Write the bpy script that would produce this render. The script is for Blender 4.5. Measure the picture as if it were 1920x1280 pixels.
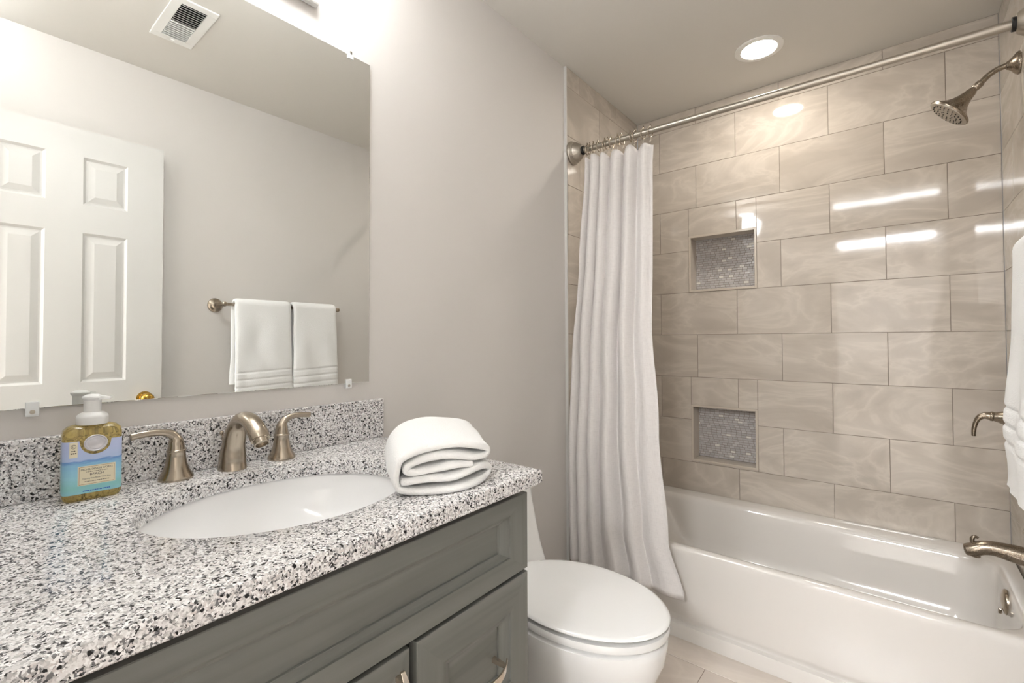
import bpy, bmesh, math, random
from mathutils import Vector, Matrix, noise

for o in list(bpy.data.objects):
    bpy.data.objects.remove(o, do_unlink=True)
SC = bpy.context.scene
COL = SC.collection
PI = math.pi
R = math.radians

# ------------------------------------------------------------------ camera
cam_d = bpy.data.cameras.new('camera')
cam = bpy.data.objects.new('camera', cam_d)
COL.objects.link(cam)
_y, _p, _r = R(39.99973), R(1.12956), R(-0.20168)
_R0 = Vector((math.cos(_y), math.sin(_y), 0))
_F0 = Vector((-math.sin(_y), math.cos(_y), 0))
_Z = Vector((0, 0, 1))
_F = _F0 * math.cos(_p) + _Z * math.sin(_p)
_U = -_F0 * math.sin(_p) + _Z * math.cos(_p)
_X = _R0 * math.cos(_r) + _U * math.sin(_r)
_Y = _U * math.cos(_r) - _R0 * math.sin(_r)
M = Matrix((( _X.x, _Y.x, -_F.x, 1.18593), (_X.y, _Y.y, -_F.y, -2.72482), (_X.z, _Y.z, -_F.z, 1.19880), (0, 0, 0, 1)))
cam.matrix_world = M
cam_d.sensor_width = 36
cam_d.lens = 883.29 / 1920 * 36
cam_d.shift_x = 22.437 / 1920
cam_d.shift_y = -17.608 / 1920
cam_d.clip_start = 0.01
SC.camera = cam

# ------------------------------------------------------------------ world, exposure
W = bpy.data.worlds.new('world')
SC.world = W
W.use_nodes = True
W.node_tree.nodes['Background'].inputs[0].default_value = (0.75, 0.82, 0.9, 1)
W.node_tree.nodes['Background'].inputs[1].default_value = 0.15
SC.view_settings.view_transform = 'Standard'
SC.view_settings.look = 'None'
SC.view_settings.gamma = 1
SC.view_settings.use_curve_mapping = False
SC.view_settings.exposure = 1.52
LIGHT = dict(vanity=11.5, down=42.0, doorbar=8.0, hall=44.0)

# ------------------------------------------------------------------ key dimensions (metres)
CEIL = 2.512
XW = -0.012          # painted vanity wall
XR = 1.523           # tiled right wall
XRP = 1.545          # painted right wall
YE = -0.809          # where the tile begins
YF = -2.80           # door wall
Z1, TH, TW, C0 = 2.4194, 0.2373, 0.41, 0.1347
CT = 0.917           # counter top

# ------------------------------------------------------------------ materials
def nt(name):
    m = bpy.data.materials.new(name)
    m.use_nodes = True
    t = m.node_tree
    return m, t, t.nodes['Principled BSDF']

def srgb(h):
    h = h.lstrip('#')
    c = [int(h[i:i + 2], 16) / 255 for i in (0, 2, 4)]
    return tuple(x / 12.92 if x <= .04045 else ((x + .055) / 1.055) ** 2.4 for x in c) + (1,)

def simple(name, col, rough=.5, metal=0., bump=0., bscale=200., spec=.5, coat=0., sheen=0., aniso=0.):
    m, t, b = nt(name)
    b.inputs['Base Color'].default_value = srgb(col) if isinstance(col, str) else col
    b.inputs['Roughness'].default_value = rough
    b.inputs['Metallic'].default_value = metal
    b.inputs['Specular IOR Level'].default_value = spec
    b.inputs['Coat Weight'].default_value = coat
    b.inputs['Sheen Weight'].default_value = sheen
    n = t.nodes.new('ShaderNodeTexNoise')
    co = t.nodes.new('ShaderNodeTexCoord')
    n.inputs['Scale'].default_value = bscale
    n.inputs['Detail'].default_value = 3
    t.links.new(co.outputs['Object'], n.inputs['Vector'])
    if bump:
        bp = t.nodes.new('ShaderNodeBump')
        bp.inputs['Strength'].default_value = bump
        bp.inputs['Distance'].default_value = .002
        t.links.new(n.outputs['Fac'], bp.inputs['Height'])
        t.links.new(bp.outputs['Normal'], b.inputs['Normal'])
    else:
        mr = t.nodes.new('ShaderNodeMapRange')
        mr.inputs['To Min'].default_value = max(0, rough - .03)
        mr.inputs['To Max'].default_value = rough + .03
        t.links.new(n.outputs['Fac'], mr.inputs['Value'])
        t.links.new(mr.outputs['Result'], b.inputs['Roughness'])
    return m

def emis(name, col, strength):
    m, t, b = nt(name)
    b.inputs['Base Color'].default_value = (.8, .8, .8, 1)
    b.inputs['Emission Color'].default_value = col
    b.inputs['Emission Strength'].default_value = strength
    return m

def ramp(t, stops, interp='LINEAR'):
    r = t.nodes.new('ShaderNodeValToRGB')
    r.color_ramp.interpolation = interp
    e = r.color_ramp.elements
    while len(e) < len(stops):
        e.new(.5)
    for k, (p, c) in enumerate(stops):
        e[k].position = p
        e[k].color = srgb(c) if isinstance(c, str) else c
    return r

def mat_tile(name, base, lo, hi, rough=.055):
    """polished marble-look porcelain: every tile has its own piece of vein (tile UV)"""
    m, t, b = nt(name)
    N, L = t.nodes, t.links
    uv = N.new('ShaderNodeUVMap')
    uv.uv_map = 'UVMap'
    n0 = N.new('ShaderNodeTexNoise')
    n0.inputs['Scale'].default_value = 3.2
    n0.inputs['Detail'].default_value = 5
    n0.inputs['Distortion'].default_value = .6
    L.new(uv.outputs['UV'], n0.inputs['Vector'])
    mp = N.new('ShaderNodeMapping')
    mp.inputs['Rotation'].default_value = (0, 0, R(-24))
    mp.inputs['Scale'].default_value = (1.6, 3.4, 1)
    L.new(uv.outputs['UV'], mp.inputs['Vector'])
    n1 = N.new('ShaderNodeTexNoise')
    n1.inputs['Scale'].default_value = 1.3
    n1.inputs['Detail'].default_value = 4
    n1.inputs['Roughness'].default_value = .55
    n1.inputs['Distortion'].default_value = 1.9
    L.new(mp.outputs['Vector'], n1.inputs['Vector'])
    r0 = ramp(t, [(.25, lo), (.5, base), (.75, hi)])
    L.new(n0.outputs['Fac'], r0.inputs['Fac'])
    # veins : thin bands where the noise crosses one half
    ab = N.new('ShaderNodeMath'); ab.operation = 'SUBTRACT'; ab.inputs[1].default_value = .53
    L.new(n1.outputs['Fac'], ab.inputs[0])
    ab2 = N.new('ShaderNodeMath'); ab2.operation = 'ABSOLUTE'
    L.new(ab.outputs[0], ab2.inputs[0])
    rv = ramp(t, [(0, (.30, .30, .30, 1)), (.05, (.15, .15, .15, 1)), (.16, (0, 0, 0, 1))])
    L.new(ab2.outputs[0], rv.inputs['Fac'])
    mx = N.new('ShaderNodeMix'); mx.data_type = 'RGBA'
    L.new(rv.outputs['Color'], mx.inputs['Factor'])
    L.new(r0.outputs['Color'], mx.inputs['A'])
    mx.inputs['B'].default_value = srgb('#EFE6DA')
    L.new(mx.outputs['Result'], b.inputs['Base Color'])
    b.inputs['Roughness'].default_value = rough
    n2 = N.new('ShaderNodeTexNoise')
    n2.inputs['Scale'].default_value = 6
    n2.inputs['Detail'].default_value = 1
    L.new(uv.outputs['UV'], n2.inputs['Vector'])
    bp = N.new('ShaderNodeBump')
    bp.inputs['Strength'].default_value = .07
    bp.inputs['Distance'].default_value = .004
    L.new(n2.outputs['Fac'], bp.inputs['Height'])
    L.new(bp.outputs['Normal'], b.inputs['Normal'])
    return m

def mat_granite():
    m, t, b = nt('granite')
    N, L = t.nodes, t.links
    co = N.new('ShaderNodeTexCoord')
    dn = N.new('ShaderNodeTexNoise'); dn.inputs['Scale'].default_value = 260; dn.inputs['Detail'].default_value = 2
    L.new(co.outputs['Object'], dn.inputs['Vector'])
    dm = N.new('ShaderNodeMix'); dm.data_type = 'RGBA'; dm.blend_type = 'LINEAR_LIGHT'
    dm.inputs['Factor'].default_value = .0028
    L.new(co.outputs['Object'], dm.inputs['A']); L.new(dn.outputs['Color'], dm.inputs['B'])
    v1 = N.new('ShaderNodeTexVoronoi'); v1.inputs['Scale'].default_value = 390
    L.new(dm.outputs['Result'], v1.inputs['Vector'])
    s1 = N.new('ShaderNodeSeparateColor'); L.new(v1.outputs['Color'], s1.inputs['Color'])
    r1 = ramp(t, [(0, '#161618'), (.06, '#4a4a4d'), (.13, '#777678'), (.24, '#a2a1a1'), (.36, '#c6c3c3'), (.50, '#d8d2d0'), (.58, '#e8e6e6'), (.76, '#fafafa')], 'CONSTANT')
    L.new(s1.outputs['Red'], r1.inputs['Fac'])
    # bigger black crystals
    v2 = N.new('ShaderNodeTexVoronoi'); v2.inputs['Scale'].default_value = 190
    L.new(dm.outputs['Result'], v2.inputs['Vector'])
    s2 = N.new('ShaderNodeSeparateColor'); L.new(v2.outputs['Color'], s2.inputs['Color'])
    r2 = ramp(t, [(0, (1, 1, 1, 1)), (.10, (0, 0, 0, 1))], 'CONSTANT')
    L.new(s2.outputs['Green'], r2.inputs['Fac'])
    d2 = ramp(t, [(.42, (1, 1, 1, 1)), (.50, (0, 0, 0, 1))])
    L.new(v2.outputs['Distance'], d2.inputs['Fac'])
    mu = N.new('ShaderNodeMath'); mu.operation = 'MULTIPLY'
    L.new(r2.outputs['Color'], mu.inputs[0]); L.new(d2.outputs['Color'], mu.inputs[1])
    # pale feldspar grains
    v3 = N.new('ShaderNodeTexVoronoi'); v3.inputs['Scale'].default_value = 170
    L.new(dm.outputs['Result'], v3.inputs['Vector'])
    s3 = N.new('ShaderNodeSeparateColor'); L.new(v3.outputs['Color'], s3.inputs['Color'])
    r3 = ramp(t, [(0, (.6, .6, .6, 1)), (.30, (0, 0, 0, 1))], 'CONSTANT')
    L.new(s3.outputs['Blue'], r3.inputs['Fac'])
    m1 = N.new('ShaderNodeMix'); m1.data_type = 'RGBA'
    L.new(r3.outputs['Color'], m1.inputs['Factor']); L.new(r1.outputs['Color'], m1.inputs['A'])
    m1.inputs['B'].default_value = srgb('#e4e2e1')
    m2 = N.new('ShaderNodeMix'); m2.data_type = 'RGBA'
    L.new(mu.outputs[0], m2.inputs['Factor']); L.new(m1.outputs['Result'], m2.inputs['A'])
    m2.inputs['B'].default_value = srgb('#121214')
    L.new(m2.outputs['Result'], b.inputs['Base Color'])
    b.inputs['Roughness'].default_value = .16
    return m

def mat_wood(name, axis):
    m, t, b = nt(name)
    N, L = t.nodes, t.links
    co = N.new('ShaderNodeTexCoord')
    mp = N.new('ShaderNodeMapping')
    mp.inputs['Scale'].default_value = (30, 1.1, 30) if axis == 'y' else (30, 30, 1.1)
    L.new(co.outputs['Object'], mp.inputs['Vector'])
    n = N.new('ShaderNodeTexNoise'); n.inputs['Scale'].default_value = 1.0
    n.inputs['Detail'].default_value = 4; n.inputs['Distortion'].default_value = .5
    L.new(mp.outputs['Vector'], n.inputs['Vector'])
    r = ramp(t, [(.22, '#5f605c'), (.45, '#6f706b'), (.62, '#747571'), (.85, '#848581')])
    L.new(n.outputs['Fac'], r.inputs['Fac'])
    L.new(r.outputs['Color'], b.inputs['Base Color'])
    b.inputs['Roughness'].default_value = .42
    bp = N.new('ShaderNodeBump'); bp.inputs['Strength'].default_value = .12; bp.inputs['Distance'].default_value = .001
    L.new(n.outputs['Fac'], bp.inputs['Height']); L.new(bp.outputs['Normal'], b.inputs['Normal'])
    return m

def mat_nickel(name, col, rough):
    m, t, b = nt(name)
    N, L = t.nodes, t.links
    co = N.new('ShaderNodeTexCoord')
    mp = N.new('ShaderNodeMapping'); mp.inputs['Scale'].default_value = (900, 900, 40)
    L.new(co.outputs['Object'], mp.inputs['Vector'])
    n = N.new('ShaderNodeTexNoise'); n.inputs['Scale'].default_value = 1
    L.new(mp.outputs['Vector'], n.inputs['Vector'])
    mr = N.new('ShaderNodeMapRange'); mr.inputs['To Min'].default_value = rough - .02; mr.inputs['To Max'].default_value = rough + .04
    L.new(n.outputs['Fac'], mr.inputs['Value']); L.new(mr.outputs['Result'], b.inputs['Roughness'])
    b.inputs['Base Color'].default_value = srgb(col)
    b.inputs['Metallic'].default_value = 1
    return m

def mat_terry(name, col):
    m, t, b = nt(name)
    N, L = t.nodes, t.links
    co = N.new('ShaderNodeTexCoord')
    n = N.new('ShaderNodeTexNoise'); n.inputs['Scale'].default_value = 300; n.inputs['Detail'].default_value = 3
    L.new(co.outputs['Object'], n.inputs['Vector'])
    bp = N.new('ShaderNodeBump'); bp.inputs['Strength'].default_value = .75; bp.inputs['Distance'].default_value = .002
    L.new(n.outputs['Fac'], bp.inputs['Height']); L.new(bp.outputs['Normal'], b.inputs['Normal'])
    b.inputs['Base Color'].default_value = srgb(col)
    b.inputs['Roughness'].default_value = .95
    b.inputs['Sheen Weight'].default_value = .25
    b.inputs['Specular IOR Level'].default_value = .1
    return m

def mat_curtain():
    m, t, b = nt('curtain_linen')
    N, L = t.nodes, t.links
    co = N.new('ShaderNodeTexCoord')
    hs = []
    for sc in ((40, 40, 900), (900, 900, 30)):
        mp = N.new('ShaderNodeMapping'); mp.inputs['Scale'].default_value = sc
        L.new(co.outputs['Object'], mp.inputs['Vector'])
        n = N.new('ShaderNodeTexNoise'); n.inputs['Scale'].default_value = 1; n.inputs['Detail'].default_value = 2
        L.new(mp.outputs['Vector'], n.inputs['Vector'])
        hs.append(n)
    ad = N.new('ShaderNodeMath'); ad.operation = 'ADD'
    L.new(hs[0].outputs['Fac'], ad.inputs[0]); L.new(hs[1].outputs['Fac'], ad.inputs[1])
    r = ramp(t, [(.7, '#d8d4d2'), (1.25, '#e6e2e0')])
    L.new(ad.outputs[0], r.inputs['Fac']); L.new(r.outputs['Color'], b.inputs['Base Color'])
    bp = N.new('ShaderNodeBump'); bp.inputs['Strength'].default_value = .15; bp.inputs['Distance'].default_value = .001
    L.new(ad.outputs[0], bp.inputs['Height']); L.new(bp.outputs['Normal'], b.inputs['Normal'])
    b.inputs['Roughness'].default_value = .85
    b.inputs['Specular IOR Level'].default_value = .15
    return m

def mat_mosaic():
    m, t, b = nt('glass_mosaic')
    N, L = t.nodes, t.links
    uv = N.new('ShaderNodeUVMap'); uv.uv_map = 'UVMap'
    v = N.new('ShaderNodeTexWhiteNoise'); v.noise_dimensions = '2D'
    sn = N.new('ShaderNodeVectorMath'); sn.operation = 'FLOOR'
    L.new(uv.outputs['UV'], sn.inputs[0]); L.new(sn.outputs['Vector'], v.inputs['Vector'])
    r = ramp(t, [(0, '#b7b4b3'), (.3, '#bdbab9'), (.6, '#c3c0bf'), (.86, '#cac7c5'), (.95, '#e6e4dd')], 'CONSTANT')
    L.new(v.outputs['Value'], r.inputs['Fac']); L.new(r.outputs['Color'], b.inputs['Base Color'])
    b.inputs['Roughness'].default_value = .2
    return m

MT = dict(
    wall=simple('wall_paint', '#dad6d2', .75, bump=.05, bscale=260, spec=.3),
    ceil=simple('ceiling_paint', '#e0ddd7', .9, bump=.04, bscale=260, spec=.2),
    tile=mat_tile('porcelain_tile', '#bcb3a8', '#b3a99d', '#c4bbb1'),
    ftile=mat_tile('floor_tile', '#d3c8be', '#c8bcb2', '#ddd4cb', .25),
    grout=simple('grout', '#8c8176', .9, bump=.1),
    mosaic=mat_mosaic(),
    edge=simple('niche_edge_tile', '#c9bfb2', .2),
    granite=mat_granite(),
    wy=mat_wood('grey_stained_wood_across', 'y'),
    wz=mat_wood('grey_stained_wood_upright', 'z'),
    dark=simple('dark_gap', '#1a1a1a', .8),
    nickel=mat_nickel('brushed_nickel', '#b3a899', .22),
    nickeld=mat_nickel('brushed_nickel_dark', '#978c7e', .26),
    steel=mat_nickel('satin_steel', '#b8b2a8', .36),
    polish=mat_nickel('polished_nickel', '#d6cabb', .14),
    brass=mat_nickel('brass', '#c9a24e', .2),
    porc=simple('white_porcelain', '#f2f2f1', .07, coat=.4),
    sink=simple('white_sink_glaze', '#fdfdfd', .08, coat=.4),
    enamel=simple('tub_enamel', '#dedad5', .10, coat=.4),
    terry=mat_terry('white_terry', '#f4f4f3'),
    curtain=mat_curtain(),
    white=simple('white_paint', '#d4d3d0', .45, bump=.02),
    whitep=simple('white_plastic', '#f1f1ee', .35),
    black=simple('black_rubber_and_shade', '#121212', .6),
)
def _mirror():
    m, t, b = nt('mirror_silver')
    b.inputs['Base Color'].default_value = (.86, .87, .85, 1)
    b.inputs['Metallic'].default_value = 1
    b.inputs['Roughness'].default_value = 0.0
    return m
MT['mirror'] = _mirror()
def _clear(name, col, rough=.05, trans=1., ior=1.46):
    m, t, b = nt(name)
    b.inputs['Base Color'].default_value = srgb(col)
    b.inputs['Roughness'].default_value = rough
    b.inputs['Transmission Weight'].default_value = trans
    b.inputs['IOR'].default_value = ior
    return m
MT['clip'] = _clear('clear_plastic', '#f4f6f6', .25, .05)
MT['soap'] = _clear('golden_soap', '#f2dc94', .04, .78, 1.33)
MT['frost'] = _clear('frosted_pump_plastic', '#f7f7f5', .4, .12)
MT['seal'] = simple('silver_seal', '#d4d2d6', .25, .35)
WARM = (1, .93, .83, 1)
NEUT = (.965, .985, 1, 1)
MT['lamp_down'] = emis('downlight_lens', WARM, LIGHT['down'])
MT['lamp_van'] = emis('vanity_shade', NEUT, LIGHT['vanity'])
MT['lamp_bar'] = emis('door_bar_lens', (.97, .985, 1, 1), LIGHT['doorbar'])
MT['lamp_hall'] = emis('hall_lens', (.97, .985, 1, 1), LIGHT['hall'])

# ------------------------------------------------------------------ object helpers
class MB:
    """collects faces in world coordinates"""
    def __init__(s):
        s.v, s.f, s.m, s.uv = [], [], [], []
    def face(s, pts, mi=0, uv=None):
        i = len(s.v)
        s.v += [tuple(p) for p in pts]
        s.f.append(tuple(range(i, i + len(pts))))
        s.m.append(mi); s.uv.append(uv)
    def grid(s, rows, close_u=False, close_v=False, cap0=False, cap1=False, mi=0):
        i0 = len(s.v); n = len(rows[0]); k = len(rows)
        for r in rows: s.v += [tuple(p) for p in r]
        for a in range(k - (0 if close_v else 1)):
            b = (a + 1) % k
            for c in range(n - (0 if close_u else 1)):
                d = (c + 1) % n
                s.f.append((i0 + a * n + c, i0 + a * n + d, i0 + b * n + d, i0 + b * n + c)); s.m.append(mi); s.uv.append(None)
        if cap0: s.f.append(tuple(i0 + c for c in reversed(range(n)))); s.m.append(mi); s.uv.append(None)
        if cap1: s.f.append(tuple(i0 + (k - 1) * n + c for c in range(n))); s.m.append(mi); s.uv.append(None)
    def box(s, lo, hi, mi=0):
        x0, y0, z0 = lo; x1, y1, z1 = hi
        P = [(x0, y0, z0), (x1, y0, z0), (x1, y1, z0), (x0, y1, z0), (x0, y0, z1), (x1, y0, z1), (x1, y1, z1), (x0, y1, z1)]
        s.hexa(P, mi)
    def hexa(s, P, mi=0):
        i = len(s.v); s.v += [tuple(p) for p in P]
        for f in ((0, 3, 2, 1), (4, 5, 6, 7), (0, 1, 5, 4), (1, 2, 6, 5), (2, 3, 7, 6), (3, 0, 4, 7)):
            s.f.append(tuple(i + q for q in f)); s.m.append(mi); s.uv.append(None)
    def tube(s, path, rad, n=16, sx=None, cap=True, mi=0):
        """sweep a circle (or ellipse when sx gives a second radius) along path"""
        P = [Vector(p) for p in path]
        rad = rad if isinstance(rad, (list, tuple)) else [rad] * len(P)
        rows = []; up = None
        for i, p in enumerate(P):
            d = (P[min(i + 1, len(P) - 1)] - P[max(i - 1, 0)]).normalized()
            if up is None:
                up = Vector((0, 1, 0)) if abs(d.y) < .9 else Vector((1, 0, 0))
            a = (up - d * up.dot(d)).normalized(); b = d.cross(a); up = a
            ra = rad[i]; rb = sx[i] if sx else ra
            rows.append([p + a * ra * math.cos(2 * PI * k / n) + b * rb * math.sin(2 * PI * k / n) for k in range(n)])
        s.grid(rows, close_u=True, cap0=cap, cap1=cap, mi=mi)
    def lathe(s, o, axis, prof, n=32, cap=True, mi=0, sy=1.):
        o = Vector(o); d = Vector(axis).normalized()
        up = Vector((0, 1, 0)) if abs(d.y) < .9 else Vector((1, 0, 0))
        a = (up - d * up.dot(d)).normalized(); b = d.cross(a)
        rows = [[o + d * h + a * r * math.cos(2 * PI * k / n) * sy + b * r * math.sin(2 * PI * k / n) for k in range(n)] for r, h in prof]
        s.grid(rows, close_u=True, cap0=cap, cap1=cap, mi=mi)
    def build(s, name, mats, parent=None, org=None, smooth=None, weld=True, bevel=0, subsurf=0):
        if org is None:
            org = WORLD[parent.name] if parent else (0, 0, 0)
        o0 = Vector(org)
        me = bpy.data.meshes.new(name)
        me.from_pydata([Vector(p) - o0 for p in s.v], [], s.f)
        for m in (mats if isinstance(mats, (list, tuple)) else [mats]): me.materials.append(m)
        for p, mi in zip(me.polygons, s.m): p.material_index = mi
        if any(s.uv):
            ul = me.uv_layers.new(name='UVMap')
            for p, uv in zip(me.polygons, s.uv):
                if uv:
                    for li, q in zip(p.loop_indices, uv): ul.data[li].uv = q
        bm = bmesh.new(); bm.from_mesh(me)
        if weld: bmesh.ops.remove_doubles(bm, verts=bm.verts, dist=1e-5)
        if not any(s.uv): bmesh.ops.recalc_face_normals(bm, faces=bm.faces)
        bm.to_mesh(me); bm.free()
        if smooth is not None:
            for p in me.polygons: p.use_smooth = True
            try: me.set_sharp_from_angle(angle=R(smooth))
            except Exception: pass
        ob = bpy.data.objects.new(name, me); COL.objects.link(ob)
        if parent:
            ob.parent = parent
            ob.location = o0 - Vector(WORLD[parent.name])
        else:
            ob.location = o0
        WORLD[ob.name] = tuple(o0)
        if bevel:
            md = ob.modifiers.new('bevel', 'BEVEL'); md.width = bevel; md.segments = 2; md.limit_method = 'ANGLE'; md.angle_limit = R(40)
        if subsurf:
            md = ob.modifiers.new('subdivision', 'SUBSURF'); md.levels = subsurf; md.render_levels = subsurf
        return ob
WORLD = {}
def thing(name, label, cat, loc, group=None):
    o = bpy.data.objects.new(name, None); COL.objects.link(o)
    o.empty_display_size = .05; o.location = loc
    WORLD[o.name] = tuple(loc)
    return tag(o, label, cat, group)
def tag(o, label, cat, group=None):
    o['label'] = label; o['category'] = cat
    if group: o['group'] = group
    return o
def struct(o):
    o['kind'] = 'structure'
    return o
def smoothpath(P, n=6):
    P = [Vector(p) for p in P]; out = []
    for i in range(len(P) - 1):
        p0, p1, p2, p3 = P[max(i - 1, 0)], P[i], P[i + 1], P[min(i + 2, len(P) - 1)]
        for k in range(n):
            t = k / n
            out.append(.5 * ((2 * p1) + (p2 - p0) * t + (2 * p0 - 5 * p1 + 4 * p2 - p3) * t * t + (3 * p1 - p0 - 3 * p2 + p3) * t ** 3))
    out.append(P[-1])
    return out
def lerp(a, b, t): return a + (b - a) * t
def sstep(t):
    t = max(0, min(1, t)); return t * t * (3 - 2 * t)
def interp(x, xs, ys):
    if x <= xs[0]: return ys[0]
    for i in range(len(xs) - 1):
        if x <= xs[i + 1]:
            return lerp(ys[i], ys[i + 1], sstep((x - xs[i]) / (xs[i + 1] - xs[i])))
    return ys[-1]
def minus(rects, h):
    out = []
    for (a, b, c, d) in rects:
        A, B, Cc, D = h
        if B <= a or A >= b or D <= c or Cc >= d: out.append((a, b, c, d)); continue
        if A > a: out.append((a, A, c, d))
        if B < b: out.append((B, b, c, d))
        a2, b2 = max(a, A), min(b, B)
        if Cc > c: out.append((a2, b2, c, Cc))
        if D < d: out.append((a2, b2, D, d))
    return out

def tiles(mb, O, U, V, N, u0, u1, v0, v1, rows, tw, offs, holes=(), gap=.0022, back=.1, tilt=.0004, seed=1, mi=0, gi=1, uvs=1., ints=False, bev=.0007):
    """individually set, slightly uneven tiles over a solid grout bed. rows: list of v lines; offs(row)->u of a joint"""
    O, U, V, N = map(Vector, (O, U, V, N)); rnd = random.Random(seed)
    at = lambda u, v, n: O + U * u + V * v + N * n
    bed = [(u0, u1, v0, v1)]
    for h in holes: bed = minus(bed, h)
    for a, b, c, d in bed:
        P = [at(a, c, -back), at(b, c, -back), at(b, c, -.0012), at(a, c, -.0012), at(a, d, -back), at(b, d, -back), at(b, d, -.0012), at(a, d, -.0012)]
        i = len(mb.v); mb.v += [tuple(p) for p in P]
        for f in ((0, 3, 2, 1), (4, 5, 6, 7), (0, 1, 5, 4), (1, 2, 6, 5), (2, 3, 7, 6), (3, 0, 4, 7)):
            mb.f.append(tuple(i + q for q in f)); mb.m.append(gi); mb.uv.append([(0, 0)] * 4)
    flip = U.cross(V).dot(N) < 0
    L = sorted(set([v0] + [r for r in rows if v0 < r < v1] + [v1]))
    for c, d in zip(L, L[1:]):
        mid = (c + d) / 2
        st = offs(mid); k = math.floor((u0 - st) / tw)
        u = st + k * tw
        while u < u1:
            a, b = max(u, u0), min(u + tw, u1)
            ru, rv = rnd.random() * 50, rnd.random() * 50
            t1, t2, t3 = (rnd.uniform(-tilt, tilt) for _ in range(3))
            if b - a > .004:
                rs = [(a, b, c, d)]
                for h in holes: rs = minus(rs, h)
                for (p, q, r, s_) in rs:
                    g = gap / 2
                    p2, q2, r2, s2 = p + g, q - g, r + g, s_ - g
                    if q2 - p2 < .003 or s2 - r2 < .003: continue
                    def zz(uu, vv): return t1 * (uu - (a + b) / 2) / tw * 2 + t2 * (vv - mid) / (d - c) * 2 + t3 * .4
                    def uvp(uu, vv):
                        if ints: return (math.floor(ru * 97) + .5, math.floor(rv * 97) + .5)
                        return ((uu - u) * uvs + ru, (vv - c) * uvs + rv)
                    cs = [(p2, r2), (q2, r2), (q2, s2), (p2, s2)]
                    ci = [(p2 + bev, r2 + bev), (q2 - bev, r2 + bev), (q2 - bev, s2 - bev), (p2 + bev, s2 - bev)]
                    top = [at(x, y, zz(x, y)) for x, y in ci]; rim = [at(x, y, zz(x, y) - bev) for x, y in cs]; bot = [at(x, y, -.003) for x, y in cs]
                    def F(pts, uv):
                        mb.face(pts[::-1] if flip else pts, mi, uv[::-1] if flip else uv)
                    F(top, [uvp(*x) for x in ci])
                    for e in range(4):
                        f = (e + 1) % 4
                        F([rim[e], rim[f], top[f], top[e]], [uvp(*cs[e]), uvp(*cs[f]), uvp(*ci[f]), uvp(*ci[e])])
                        F([bot[e], bot[f], rim[f], rim[e]], [uvp(*cs[e]), uvp(*cs[f])] * 2)
            u += tw

# ================================================================== the room
ROWS = [Z1 - TH * k for k in range(-1, 12)]
def row_off(z):                       # which of the two running-bond offsets this course has
    k = math.floor((Z1 - z) / TH + 1e-6)
    return C0 if k % 2 == 0 else C0 + TW / 2
N1 = (.297, .641, 1.472, 1.787)
N2 = (.302, .636, .529, .841)
mb = MB()
tiles(mb, (0, 0, 0), (1, 0, 0), (0, 0, 1), (0, -1, 0), 0, XR, 0.0, CEIL, ROWS, TW, row_off, [N1, N2], seed=4)
wb = struct(mb.build('wall_back', [MT['tile'], MT['grout']], weld=False))
DEP = .092
for k, (a, b, c, d) in enumerate((N1, N2)):
    # tiled reveal and its raised edge
    e = .011
    m = MB()
    for (p, q, r, s) in ((a, a + e, c, d), (b - e, b, c, d), (a + e, b - e, c, c + e), (a + e, b - e, d - e, d)):
        m.box((p, -.0035, r), (q, DEP, s))
    m.build('niche_edge', MT['edge'], wb, bevel=.0015)
    m = MB()
    nr = [c + .0128 * i for i in range(0, 27)]
    rn = random.Random(9 + k)
    jit = [rn.uniform(0, .025) for _ in range(60)]
    tiles(m, (0, DEP, 0), (1, 0, 0), (0, 0, 1), (0, -1, 0), a + e, b - e, c + e, d - e, nr, .0255, lambda z, c=c: jit[int((z - c) / .0128) % 60], gap=.0016, back=.007, tilt=.0005, seed=30 + k, ints=True, bev=.0004)
    m.build('niche_mosaic', [MT['mosaic'], MT['grout']], wb, weld=False)

mb = MB()
tiles(mb, (0, 0, 0), (0, 1, 0), (0, 0, 1), (1, 0, 0), YE, -.002, 0, CEIL, ROWS, TW, lambda z: row_off(z) - .62, seed=7, back=.06, mi=0)
struct(mb.build('wall_alcove_left', [MT['tile'], MT['grout']], weld=False))
mb = MB()
tiles(mb, (XR, 0, 0), (0, 1, 0), (0, 0, 1), (-1, 0, 0), YE, -.002, 0, CEIL, ROWS, TW, lambda z: row_off(z) - .35, seed=8, back=.06)
struct(mb.build('wall_alcove_right', [MT['tile'], MT['grout']], weld=False))
for nm, x0, x1 in (('trim_1', XW - .01, .0012), ('trim_2', XR - .0012, XRP + .01)):
    m = MB(); m.box((x0, YE - .008, 0), (x1, YE, CEIL))
    struct(m.build(nm, MT['white'], bevel=.001))

m = MB(); m.box((XW - .1, YF - .1, 0), (XW, YE - .008, CEIL)); struct(m.build('wall_left', MT['wall']))
m = MB(); m.box((XRP, YF - .1, 0), (XRP + .1, YE - .008, CEIL)); struct(m.build('wall_right', MT['wall']))
DX0, DX1, DZ = .745, 1.49, 2.13
m = MB()
m.box((XW, YF - .1, 0), (DX0, YF, CEIL)); m.box((DX1, YF - .1, 0), (XRP, YF, CEIL)); m.box((DX0, YF - .1, DZ), (DX1, YF, CEIL))
struct(m.build('wall_front', MT['wall']))
m = MB(); m.box((-.8, -6.5, CEIL), (2.6, .1, CEIL + .1)); struct(m.build('ceiling', MT['ceil']))
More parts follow.
